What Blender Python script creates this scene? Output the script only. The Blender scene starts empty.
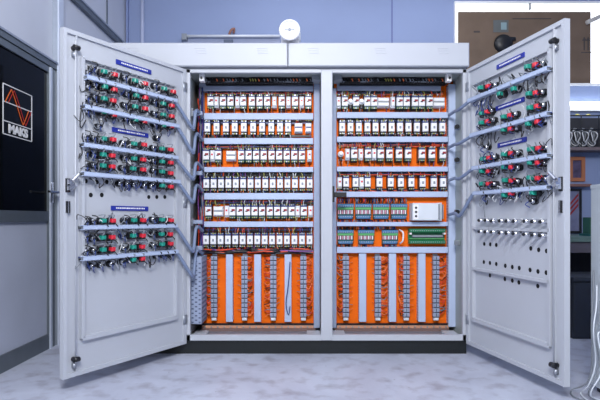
import bpy, math, random
from mathutils import Vector, Matrix
random.seed(7)
col = bpy.context.scene.collection
F = 520.0; CX = 300.0; HY = 218.0; CZ = 0.885      # camera constants (600x400 frame)
YF = 3.38      # front plane of the control cabinet
YP = 3.68      # front of its mounting plates
def PX(x, Y): return (x-CX)*Y/F
def PZ(y, Y): return CZ-(y-HY)*Y/F

# ------------------------------------------------------------ materials
MATS = {}
def mat(name, c, rough=.5, metal=0., var=.04, scale=12., emit=None, bump=0., spec=None):
    if name in MATS: return MATS[name]
    m = bpy.data.materials.new(name); m.use_nodes = True
    nt = m.node_tree; b = nt.nodes['Principled BSDF']
    b.inputs['Roughness'].default_value = rough; b.inputs['Metallic'].default_value = metal
    if spec is not None: b.inputs['Specular IOR Level'].default_value = spec
    tc = nt.nodes.new('ShaderNodeTexCoord'); no = nt.nodes.new('ShaderNodeTexNoise')
    no.inputs['Scale'].default_value = scale; no.inputs['Detail'].default_value = 4
    nt.links.new(tc.outputs['Object'], no.inputs['Vector'])
    r = nt.nodes.new('ShaderNodeValToRGB')
    r.color_ramp.elements[0].position = .3; r.color_ramp.elements[1].position = .7
    r.color_ramp.elements[0].color = tuple(max(0, v*(1-var)) for v in c)+(1,)
    r.color_ramp.elements[1].color = tuple(min(1, v*(1+var)) for v in c)+(1,)
    nt.links.new(no.outputs['Fac'], r.inputs['Fac']); nt.links.new(r.outputs['Color'], b.inputs['Base Color'])
    if bump:
        bp = nt.nodes.new('ShaderNodeBump'); bp.inputs['Strength'].default_value = bump; bp.inputs['Distance'].default_value = .01
        nt.links.new(no.outputs['Fac'], bp.inputs['Height']); nt.links.new(bp.outputs['Normal'], b.inputs['Normal'])
    if emit:
        b.inputs['Emission Color'].default_value = emit[0]+(1,); b.inputs['Emission Strength'].default_value = emit[1]
    MATS[name] = m; return m
def srgb(r, g, b):
    f = lambda v: ((v/255+.055)/1.055)**2.4 if v/255 > .04045 else v/255/12.92
    return (f(r), f(g), f(b))
WHITE = mat('cabinet_paint', srgb(184,188,197), .45, var=.02, scale=3)
INNER = mat('inner_paint_shaded', srgb(160,168,168), .5, var=.05)  # cabinet interior, its shade darkened into the colour
ORANGE = mat('orange_plate', srgb(255,113,18), .7, var=.07, scale=9, spec=.2)
DUCT = mat('duct_plastic', srgb(180,194,222), .5, var=.03)
DUCTD = mat('duct_plastic_grey', srgb(152,164,190), .5, var=.05)
BLACK = mat('black_plastic', srgb(24,26,32), .4)
NAVY = mat('navy_plastic', srgb(34,56,120), .4)
BLUE = mat('blue_plastic', srgb(74,122,166), .45)
TEAL = mat('teal_plastic', srgb(30,84,86), .45)
FACE = mat('white_plastic', srgb(244,244,248), .35, var=.01)
FACE2 = mat('pale_plastic', srgb(214,220,228), .4, var=.03)
GREY = mat('grey_plastic', srgb(140,146,156), .5)
RED = mat('red_plastic', srgb(214,44,62), .35)
DRED = mat('dark_red_mark', srgb(146,40,50), .5)
GREEN = mat('green_plastic', srgb(30,144,128), .35)
LEAF = mat('light_green_plastic', srgb(92,168,104), .4)
PCB = mat('green_board', srgb(24,120,78), .4, var=.12, scale=60)
CHROME = mat('chrome_metal', srgb(214,216,222), .2, 1.)
STEEL = mat('zinc_steel', srgb(170,175,184), .4, .8)
ALU = mat('aluminium_profile', srgb(168,176,190), .4, .5, var=.05)
ALUD = mat('dark_aluminium', srgb(112,120,128), .42, .5, var=.06)
ALUB = mat('bright_aluminium', srgb(214,222,238), .4, .2, var=.02)
COPPER = mat('copper_bar', srgb(216,162,134), .5, .2, var=.1)
PLINTH = mat('plinth_paint', srgb(14,20,24), .5)
LBLUE = mat('label_blue', srgb(34,48,150), .4)
WY = mat('wire_yellow', srgb(172,170,92), .4); WR = mat('wire_red', srgb(222,74,44), .4)
WK = mat('wire_black', srgb(18,18,24), .4); WG = mat('wire_grey', srgb(128,134,142), .4)
WO = mat('wire_orange', srgb(244,128,76), .4); WV = mat('wire_violet', srgb(120,70,140), .4)
WB = mat('wire_blue', srgb(40,58,120), .4); WW = mat('wire_white', srgb(220,222,226), .4)
BROWN = mat('cardboard', srgb(112,94,80), .8, var=.12, scale=5)
DKSLOT = mat('duct_slot', srgb(84,92,120), .6)
COND = mat('conduit_grey', srgb(124,138,168), .5)
INK = mat('cardboard_ink', srgb(72,66,66), .8)

# ------------------------------------------------------------ mesh builder
class MB:
    def __init__(s): s.v = []; s.f = []; s.m = []; s.mats = []
    def mi(s, m):
        if m not in s.mats: s.mats.append(m)
        return s.mats.index(m)
    def quadset(s, vs, fs, m):
        b = len(s.v); s.v += [tuple(v) for v in vs]; k = s.mi(m)
        for f in fs: s.f.append(tuple(b+i for i in f)); s.m.append(k)
    def box(s, x0, x1, y0, y1, z0, z1, m, c=0.):
        x0, x1 = min(x0, x1), max(x0, x1); y0, y1 = min(y0, y1), max(y0, y1); z0, z1 = min(z0, z1), max(z0, z1)
        if c <= 0:
            vs = [(x, y, z) for z in (z0, z1) for y in (y0, y1) for x in (x0, x1)]
            s.quadset(vs, [(0,2,3,1),(4,5,7,6),(0,1,5,4),(2,6,7,3),(0,4,6,2),(1,3,7,5)], m)
        else:                                           # chamfered towards -y
            c = min(c, (x1-x0)*.45, (z1-z0)*.45, (y1-y0)*.9)
            A = [(x0,y1,z0),(x1,y1,z0),(x1,y1,z1),(x0,y1,z1)]
            B = [(x0,y0+c,z0),(x1,y0+c,z0),(x1,y0+c,z1),(x0,y0+c,z1)]
            C_ = [(x0+c,y0,z0+c),(x1-c,y0,z0+c),(x1-c,y0,z1-c),(x0+c,y0,z1-c)]
            fs = [(3,2,1,0),(8,9,10,11)]
            for i in range(4):
                j = (i+1) % 4
                fs += [(i, j, 4+j, 4+i), (4+i, 4+j, 8+j, 8+i)]
            s.quadset(A+B+C_, fs, m)
    def cyl(s, p0, p1, r, m, n=12, r1=None):
        p0 = Vector(p0); p1 = Vector(p1); r1 = r if r1 is None else r1
        d = (p1-p0).normalized(); a = d.orthogonal().normalized(); b = d.cross(a)
        vs = []
        for p, rr in ((p0, r), (p1, r1)):
            for i in range(n):
                t = 2*math.pi*i/n; vs.append(p+a*math.cos(t)*rr+b*math.sin(t)*rr)
        fs = [(i, (i+1) % n, n+(i+1) % n, n+i) for i in range(n)]
        fs += [tuple(range(n-1, -1, -1)), tuple(range(n, 2*n))]
        s.quadset(vs, fs, m)
    def tube(s, pts, r, m, n=5, smooth=3):
        P = [Vector(p) for p in pts]
        if smooth and len(P) > 2:                       # Catmull-Rom
            Q = []; E = [P[0]]+P+[P[-1]]
            for i in range(1, len(E)-2):
                for k in range(smooth):
                    t = k/smooth; p0, p1, p2, p3 = E[i-1:i+3]
                    Q.append(.5*((2*p1)+(-p0+p2)*t+(2*p0-5*p1+4*p2-p3)*t*t+(-p0+3*p1-3*p2+p3)*t**3))
            Q.append(P[-1]); P = Q
        vs = []; ref = None
        for i, p in enumerate(P):
            d = (P[min(i+1, len(P)-1)]-P[max(i-1, 0)])
            d = d.normalized() if d.length > 1e-9 else Vector((0,0,1))
            if ref is None: ref = d.orthogonal().normalized()
            a = (ref-d*ref.dot(d))
            a = a.normalized() if a.length > 1e-6 else d.orthogonal().normalized()
            ref = a; b = d.cross(a)
            for k in range(n):
                t = 2*math.pi*k/n; vs.append(p+a*math.cos(t)*r+b*math.sin(t)*r)
        fs = [(i*n+k, i*n+(k+1) % n, (i+1)*n+(k+1) % n, (i+1)*n+k) for i in range(len(P)-1) for k in range(n)]
        L = (len(P)-1)*n
        fs += [tuple(range(n-1, -1, -1)), tuple(range(L, L+n))]
        s.quadset(vs, fs, m)
    def dome(s, c, r, axis, m, flat=.6, n=20, k=6):
        c = Vector(c); d = Vector(axis).normalized(); a = d.orthogonal().normalized(); b = d.cross(a); vs = []; fs = []
        for j in range(k):
            ph = math.pi/2*j/k
            for i in range(n):
                t = 2*math.pi*i/n; vs.append(c+(a*math.cos(t)+b*math.sin(t))*r*math.cos(ph)+d*r*flat*math.sin(ph))
        vs.append(c+d*r*flat)
        for j in range(k-1):
            for i in range(n): fs.append((j*n+i, j*n+(i+1) % n, (j+1)*n+(i+1) % n, (j+1)*n+i))
        for i in range(n): fs.append(((k-1)*n+i, (k-1)*n+(i+1) % n, k*n))
        fs.append(tuple(range(n-1, -1, -1)))
        s.quadset(vs, fs, m)
    def build(s, name, parent=None, loc=None, rz=0., smooth=False):
        me = bpy.data.meshes.new(name); me.from_pydata(s.v, [], s.f)
        for m in s.mats: me.materials.append(m)
        me.polygons.foreach_set('material_index', s.m)
        if smooth: me.polygons.foreach_set('use_smooth', [len(f) == 4 for f in s.f])
        me.update()
        o = bpy.data.objects.new(name, me); col.objects.link(o)
        if parent: o.parent = parent
        if loc is not None: o.location = loc
        o.rotation_euler.z = rz
        return o
def recenter(o):
    """put a mesh's origin at the middle of its base"""
    vs = [v.co for v in o.data.vertices]
    c = Vector(((min(v.x for v in vs)+max(v.x for v in vs))/2, (min(v.y for v in vs)+max(v.y for v in vs))/2, min(v.z for v in vs)))
    o.data.transform(Matrix.Translation(-c)); o.location = o.location+Matrix.Rotation(o.rotation_euler.z, 3, 'Z')@c
    return o
def tag(o, label, cat, group=None, kind=None):
    o['label'] = label; o['category'] = cat
    if group: o['group'] = group
    if kind: o['kind'] = kind
    return o
def struct(o): o['kind'] = 'structure'; return o
def empty(name, loc=(0,0,0), rz=0.):
    o = bpy.data.objects.new(name, None); col.objects.link(o); o.location = loc; o.rotation_euler.z = rz
    o.empty_display_size = .05; return o
def copy_tree(o, parent=None):
    c = o.copy(); col.objects.link(c)
    if parent: c.parent = parent
    for ch in KIDS.get(o.name, list(o.children)): copy_tree(ch, c)
    return c
KIDS = {}
class Proto:
    """first use moves the original, later uses copy it"""
    def __init__(s, root): s.root = root; s.kids = list(root.children); s.used = False
    def place(s, loc, rz=0., tilt=0.):
        if not s.used: s.used = True; o = s.root
        else:
            o = s.root.copy(); col.objects.link(o)
            for ch in s.kids:
                c = ch.copy(); col.objects.link(c); c.parent = o
        o.location = loc; o.rotation_euler = (0, tilt, rz); return o
ORD = ['first','second','third','fourth','fifth','sixth','seventh','eighth','ninth','tenth','eleventh','twelfth','thirteenth','fourteenth','fifteenth','sixteenth','seventeenth','eighteenth']
ROWN = ['topmost','second','third','fourth','fifth','sixth']

# ------------------------------------------------------------ room
YB = 5.14; XL = -1.71; XR = 3.2; ZC = 3.3; Y0 = -1.6
m = bpy.data.materials.new('stained_concrete_floor'); m.use_nodes = True
nt = m.node_tree; b = nt.nodes['Principled BSDF']; b.inputs['Roughness'].default_value = .42
tc = nt.nodes.new('ShaderNodeTexCoord')
n1 = nt.nodes.new('ShaderNodeTexNoise'); n1.inputs['Scale'].default_value = 1.6; n1.inputs['Detail'].default_value = 8; n1.inputs['Roughness'].default_value = .65; n1.inputs['Distortion'].default_value = .6
r1 = nt.nodes.new('ShaderNodeValToRGB'); r1.color_ramp.elements[0].position = .36; r1.color_ramp.elements[1].position = .62
r1.color_ramp.elements[0].color = srgb(176,180,197)+(1,); r1.color_ramp.elements[1].color = srgb(196,201,217)+(1,)
n2 = nt.nodes.new('ShaderNodeTexNoise'); n2.inputs['Scale'].default_value = 9; n2.inputs['Detail'].default_value = 6
r2 = nt.nodes.new('ShaderNodeValToRGB'); r2.color_ramp.elements[0].position = .3; r2.color_ramp.elements[1].position = .5
r2.color_ramp.elements[0].color = srgb(206,200,202)+(1,); r2.color_ramp.elements[1].color = (1,1,1,1)
mx = nt.nodes.new('ShaderNodeMixRGB'); mx.blend_type = 'MULTIPLY'; mx.inputs[0].default_value = .8
n3 = nt.nodes.new('ShaderNodeTexNoise'); n3.inputs['Scale'].default_value = 22; n3.inputs['Detail'].default_value = 2
r3 = nt.nodes.new('ShaderNodeValToRGB'); r3.color_ramp.elements[0].position = .2; r3.color_ramp.elements[1].position = .26
r3.color_ramp.elements[0].color = (.12,.12,.13,1); r3.color_ramp.elements[1].color = (1,1,1,1)
mx2 = nt.nodes.new('ShaderNodeMixRGB'); mx2.blend_type = 'MULTIPLY'; mx2.inputs[0].default_value = .7
for n in (n1, n2, n3): nt.links.new(tc.outputs['Object'], n.inputs['Vector'])
nt.links.new(n1.outputs['Fac'], r1.inputs['Fac']); nt.links.new(n2.outputs['Fac'], r2.inputs['Fac']); nt.links.new(n3.outputs['Fac'], r3.inputs['Fac'])
nt.links.new(r1.outputs['Color'], mx.inputs[1]); nt.links.new(r2.outputs['Color'], mx.inputs[2])
nt.links.new(mx.outputs['Color'], mx2.inputs[1]); nt.links.new(r3.outputs['Color'], mx2.inputs[2])
nt.links.new(mx2.outputs['Color'], b.inputs['Base Color'])
FLOORM = m
WALLM = mat('lavender_wall_paint', srgb(141,156,194), .7, var=.04, scale=1.5)
CEILM = mat('ceiling_paint', srgb(225,228,235), .8, var=.02)
PANELM = mat('partition_panel', srgb(204,208,220), .4, var=.03, scale=2)
g = MB(); g.box(XL-.1, XR+.1, Y0, YB+.1, -.1, 0, FLOORM); struct(g.build('floor'))
g = MB(); g.box(XL-.1, XR+.1, Y0, YB+.1, ZC, ZC+.1, CEILM); struct(g.build('ceiling'))
g = MB(); g.box(XL-.1, XR+.1, YB, YB+.1, 0, ZC, WALLM); struct(g.build('wall_back'))
g = MB(); g.box(XR, XR+.1, Y0, YB, 0, ZC, WALLM); struct(g.build('wall_right'))
# left partition: panels above, glazed door in front, plain panel towards the back
g = MB()
g.box(XL-.05, XL-.012, 3.72, YB, 0, ZC, PANELM)
g.box(XL-.05, XL-.012, Y0, 3.72, 1.98, ZC, PANELM)
g.box(XL-.05, XL-.012, Y0, 2.2, 0, 1.98, PANELM)
struct(g.build('wall_left'))
g = MB(); g.box(XL-.03, XL+.02, 3.62, 3.70, 0, ZC, ALU); g.box(XL+.02, XL+.03, 3.625, 3.695, 0, ZC, ALUB); struct(g.build('trim_1'))  # brighter front strip puts the light on the post into its colour
g = MB(); g.box(XL-.03, XL+.022, 3.72, YB, 2.52, 2.575, ALUD); g.box(XL+.022, XL+.03, 3.72, YB, 2.56, 2.575, ALU); struct(g.build('trim_2'))
g = MB(); g.box(XL-.03, XL+.02, Y0, 3.62, 1.915, 1.965, ALUD); g.box(XL+.02, XL+.028, Y0, 3.62, 1.952, 1.965, ALU); struct(g.build('trim_3'))
g = MB(); g.box(XL-.012, XL-.004, 4.62, 4.64, 2.58, ZC, ALUD); struct(g.build('trim_4'))
g = MB(); g.box(PX(391.5,YB), PX(392.5,YB), YB-.004, YB, 0, ZC, mat('wall_joint', srgb(96,104,160), .7)); struct(g.build('trim_5'))
g = MB(); g.cyl((PX(143,YB), YB-.02, 0), (PX(143,YB), YB-.02, ZC), .017, mat('white_conduit', srgb(190,198,226), .5), 12); struct(g.build('trim_6', smooth=True))
g = MB(); g.box(XL, PX(129,YB), YB-.03, YB, 0, ZC, mat('wall_pier', srgb(128,142,186), .7)); struct(g.build('trim_7'))

# glazed door in the partition
GLASS = mat('dark_glass', srgb(3,4,7), .06, var=.02, spec=.1)
dY0, dY1 = 2.35, 3.60
g = MB()
g.box(XL-.02, XL+.012, dY1-.085, dY1, .0, 1.91, ALUD)
g.box(XL+.012, XL+.018, dY1-.075, dY1-.045, .0, 1.91, ALUB)
g.box(XL-.02, XL+.012, dY0, dY0+.085, .0, 1.91, ALUD)
for z0, z1 in ((1.87,1.91),(.86,.93),(.0,.1)): g.box(XL-.02, XL+.012, dY0+.085, dY1-.085, z0, z1, ALUD)
door = struct(g.build('door_1'))
g = MB(); g.box(XL-.008, XL-.002, dY0+.085, dY1-.085, .93, 1.87, GLASS); g.build('glass_pane', door)
g = MB(); g.box(XL-.01, XL-.002, dY0+.085, dY1-.085, .1, .86, mat('door_panel', srgb(190,196,214), .4, var=.05, scale=3)); g.build('lower_panel', door)
g = MB(); hy = dY1-.05; hz = 1.06
g.box(XL+.012, XL+.02, hy-.02, hy+.02, hz-.07, hz+.07, CHROME)
g.cyl((XL+.02, hy, hz), (XL+.06, hy, hz), .01, CHROME); g.tube([(XL+.06, hy+.01, hz), (XL+.062, hy-.06, hz), (XL+.058, hy-.13, hz)], .009, CHROME, 8)
g.build('door_handle', door, smooth=True)
# sign on the glass
WL = mat('sign_white', srgb(235,235,238), .5); OL = mat('sign_orange', srgb(226,104,40), .5); RL = mat('sign_red', srgb(176,44,40), .5)
sx = XL+.0015
sy0, sy1, sz0, sz1 = 2.995, 3.315, 1.372, 1.662; zm = 1.56; zt = 1.449
g = MB()
def bar(g, a, b2, w, m, x=sx):
    (ya, za), (yb, zb) = a, b2; L = math.hypot(yb-ya, zb-za); ny = -(zb-za)/L*w/2; nz = (yb-ya)/L*w/2
    P = [(ya+ny, za+nz), (yb+ny, zb+nz), (yb-ny, zb-nz), (ya-ny, za-nz)]
    g.quadset([(x-.003, p[0], p[1]) for p in P]+[(x, p[0], p[1]) for p in P], [(3,2,1,0),(4,5,6,7),(0,1,5,4),(1,2,6,5),(2,3,7,6),(3,0,4,7)], m)
w = .0055
bar(g, (sy0,sz0),(sy1,sz0), w, WL); bar(g, (sy0,sz1),(sy1,sz1), w, WL); bar(g, (sy0,sz0),(sy0,sz1), w, WL); bar(g, (sy1,sz0),(sy1,sz1), w, WL)
bar(g, (sy0,zm),(sy1,zm), w, WL); bar(g, (sy0,zt),(sy1,zt), w, WL)
fr = g.build('glass_sign')
g = MB()
def wave(off, mm, ww):
    pts = []
    for i in range(29):
        t = i/28; yy = sy0+.02+(sy1-sy0-.06)*t+off
        tri = (4*t if t < .25 else 2-4*t if t < .75 else 4*t-4)
        v = .85*tri+.15*math.sin(2*math.pi*t)
        pts.append((yy, zm-.002+v*(.088 if v > 0 else .1)))
    for a, b2 in zip(pts, pts[1:]): bar(g, a, b2, ww, mm, sx+.001)
wave(0, OL, .0042); wave(.03, RL, .0036)
g.build('wave_symbol', fr)
def text_mesh(s, size, mm, parent, loc, rot, name, off=0.):
    c = bpy.data.curves.new('t', 'FONT'); c.body = s; c.size = size; c.extrude = .0015; c.offset = off; c.align_x = 'CENTER'; c.align_y = 'CENTER'
    o = bpy.data.objects.new('t', c); col.objects.link(o); bpy.context.view_layer.update()
    me = bpy.data.meshes.new_from_object(o.evaluated_get(bpy.context.evaluated_depsgraph_get()))
    bpy.data.objects.remove(o); me.materials.clear(); me.materials.append(mm)
    n = bpy.data.objects.new(name, me); col.objects.link(n); n.parent = parent; n.location = loc; n.rotation_euler = rot; return n
t = text_mesh('MAKS', .07, WL, fr, (sx, (sy0+sy1)/2, (sz0+zt)/2-.002), (math.pi/2, 0, math.pi/2), 'sign_lettering', .0034)
t.scale = (1.2, .98, 1)
tag(fr, 'square outlined sign with orange wave and white letters MAKS on dark glass door', 'sign')

# ------------------------------------------------------------ control cabinet
cab = empty('control_cabinet', (0, YF, 0)); tag(cab, 'large white two-door electrical control cabinet standing open on a black plinth', 'cabinet')
CL = PX(113,YF); HL = PX(186,YF); HR = PX(467,YF); Cy1 = 3.86
ZT = PZ(69.5,YF); ZBt = PZ(340.5,YF)
def part(g, name, parent=cab, smooth=False):
    o = g.build(name, None, smooth=smooth)
    # parent keeps world position: cabinet origin is (0,YF,0)
    o.data.transform(Matrix.Translation((0, -YF, 0))) if parent is cab else None
    o.parent = parent; return o
oL0, oL1, oR0, oR1 = PX(190,YF), PX(321,YF), PX(332.5,YF), PX(463,YF)
oT, oB = PZ(72.5,YF), PZ(335,YF)
g = MB()
t_ = .03
g.box(HL, oL0, YF, YF+t_, ZBt, ZT, WHITE); g.box(oL1, oR0, YF-.004, YF+.05, ZBt, ZT, WHITE, .004); g.box(oR1, HR, YF, YF+t_, ZBt, ZT, WHITE)
g.box(HL, HR, YF, YF+t_, oT, ZT, WHITE); g.box(HL, HR, YF, YF+t_, ZBt, oB, WHITE)
part(g, 'front_frame')
g = MB()
g.box(CL, HR, Cy1-.003, Cy1, ZBt, ZT, INNER)                    # back
g.box(HR-.003, HR, YF+t_, Cy1, ZBt, ZT, INNER); g.box(HL-.003, HL, YF+t_, Cy1, ZBt, ZT, INNER); g.box(CL, CL+.003, YF+t_, Cy1, ZBt, ZT, INNER)
g.box(CL, HR, YF+t_, Cy1, ZT-.003, ZT, INNER); g.box(CL, HR, YF+t_, Cy1, ZBt, ZBt+.003, INNER)
g.box(oL1+.01, oR0-.01, YP-.02, YP+.04, ZBt, ZT, INNER)          # rear centre stanchion
part(g, 'enclosure_shell')
g = MB(); g.box(CL, HL-.002, YF-.022, YF+t_, ZBt, ZT, WHITE, .006); part(g, 'side_panel')
g = MB(); g.box(CL, HR, YF+.012, Cy1, 0, ZBt, PLINTH); g.box(CL, HR, YF+.004, YF+.012, ZBt-.012, ZBt, PLINTH); part(g, 'plinth')
seam = PX(288,YF)
for x0, x1 in ((CL-.005, seam-.002), (seam+.002, HR+.005)):
    g = MB(); g.box(x0, x1, YF-.035, Cy1, ZT+.012, PZ(42.5,YF-.035), WHITE, .006)
    h = part(g, 'top_cover')
    # louvre slots pressed in the front
    for vx in (133, 200, 262, 313, 380, 443):
        X = PX(vx, YF-.035)
        if x0 < X < x1:
            g = MB()
            for k in range(3): g.box(X-.035+k*.004, X+.035+k*.004, -.0365, -.034, PZ(50.5+k*2.4,YF), PZ(50.5+k*2.4,YF)+.005, WHITE, .002)
            g.build('louvre', h)
g = MB(); g.box(CL+.01, HR-.01, YF-.0, Cy1-.01, ZT, ZT+.012, mat('shadow_strip_grey', srgb(120,124,134), .6)); part(g, 'cover_shadow_strip')  # grey strip coloured as the shadow line below the top cover
# mounting plates
mp = []
for x0, x1 in ((PX(200,YP), PX(320,YP)), (PX(334,YP), PX(456,YP))):
    g = MB(); g.box(x0, x1, YP, YP+.006, PZ(323.5,YP), PZ(74,YP), ORANGE); mp.append(part(g, 'mounting_plate'))
mp[0]['label'] = 'orange mounting plate of left bay'; mp[1]['label'] = 'orange mounting plate of right bay'
# bottom: gland plates and brackets
for x0, x1 in ((oL0, oL1), (oR0, oR1)):
    g = MB(); g.box(x0+.09, x1-.09, YF+.06, YF+.22, ZBt+.003, ZBt+.012, mat('gland_plate', srgb(140,146,160), .35, .4)); part(g, 'gland_plate')
    g = MB(); g.box(x0+.03, x1-.03, YF+.215, YF+.235, ZBt+.012, ZBt+.03, mat('brown_gland_rubber', srgb(120,96,92), .6)); part(g, 'cable_clamp_strip')
    for xa, xb in ((x0+.003, x0+.09), (x1-.09, x1-.003)):
        g = MB(); g.box(xa, xb, YF+.06, YF+.2, ZBt+.003, ZBt+.022, WHITE, .003); part(g, 'plate_bracket')
for x0, x1, nm in ((202, 317, 'left'), (337, 449, 'right')):
    g = MB(); Yb = 3.63; g.box(PX(x0,Yb), PX(x1,Yb), Yb, Yb+.008, PZ(328.3,Yb), PZ(325.6,Yb), COPPER); g.box(PX(x0,Yb), PX(x1,Yb), Yb+.008, Yb+.03, PZ(330,Yb), PZ(323.8,Yb), BLACK)
    for k in range(18):
        X = PX(x0+3+k*(x1-x0-6)/17, Yb); g.cyl((X, Yb-.006, PZ(327,Yb)), (X, Yb, PZ(327,Yb)), .006, STEEL, 8)
    part(g, 'earth_bar')
# corner limit switches
for x in (201.5, 449.5):
    g = MB(); Yk = 3.44; g.box(PX(x-2.4,Yk), PX(x+2.4,Yk), Yk, Yk+.05, PZ(81,Yk), PZ(73,Yk), FACE, .004); g.cyl((PX(x,Yk), Yk-.01, PZ(78,Yk)), (PX(x,Yk), Yk, PZ(78,Yk)), .008, BLACK, 10)
    part(g, 'door_limit_switch')
# grey corner boxes at the bay tops
for x in (316, 338):
    g = MB(); Yk = 3.5; g.box(PX(x-4,Yk), PX(x+4,Yk), Yk, Yk+.1, PZ(80,Yk), PZ(74.5,Yk), GREY, .004); part(g, 'corner_bracket')
# black latch keep on the centre post
g = MB(); Yk = 3.42; g.box(PX(331,Yk), PX(334.5,Yk), Yk, Yk+.06, PZ(202,Yk), PZ(186,Yk), BLACK, .004); g.box(PX(334,Yk), PX(347,Yk), Yk+.03, Yk+.045, PZ(197,Yk), PZ(192,Yk), BLACK, .003)
part(g, 'latch_keep')

# doors -------------------------------------------------------
class Door:
    def __init__(s, side):
        s.side = side; s.sg = 1 if side == 'left' else -1
        s.W = .885 if side == 'left' else .896
        s.H = Vector((HL if side == 'left' else HR, YF-.004, 0))
        d = Vector((-72, -120, 0)) if side == 'left' else Vector((30.5, -137, 0))
        s.d = d.normalized(); s.n = s.sg*Vector((-s.d.y, s.d.x, 0))   # inner face normal
        s.rz = math.atan2(s.d.y, s.d.x)
        s.er = s.rz+(math.pi if side == 'left' else 0)               # frame: +x image right, -y off the door
    def pt(s, a, z, n=0.): p = s.H+s.d*a+s.n*n; return Vector((p.x, p.y, z))
    def px(s, x, y, n=0.):
        r = Vector(((x-CX)/F, 1, (HY-y)/F)); P0 = s.H+s.n*n
        t = P0.dot(s.n)/r.dot(s.n); p = r*t
        return (p-s.H).dot(s.d), p.z+CZ
    def at(s, x, y, n=0.): a, z = s.px(x, y, n); return s.pt(a, z, n)
DL, DR = Door('left'), Door('right')
DZ0, DZ1 = .072, 1.846
def door_box(g, D, a0, a1, n0, n1, z0, z1, m, c=0.): g.box(a0, a1, D.sg*n0, D.sg*n1, z0, z1, m)
def slant_bar(g, D, p, q, hw, n0, n1, m):
    """bar on a door between two (s,z) points"""
    (a0, z0), (a1, z1) = p, q; L = math.hypot(a1-a0, z1-z0); ux, uz = -(z1-z0)/L*hw, (a1-a0)/L*hw
    P = [(a0+ux, z0+uz), (a1+ux, z1+uz), (a1-ux, z1-uz), (a0-ux, z0-uz)]
    g.quadset([(x, D.sg*n0, z) for x, z in P]+[(x, D.sg*n1, z) for x, z in P], [(3,2,1,0),(4,5,6,7),(0,1,5,4),(1,2,6,5),(2,3,7,6),(3,0,4,7)], m)
doors = {}
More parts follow.
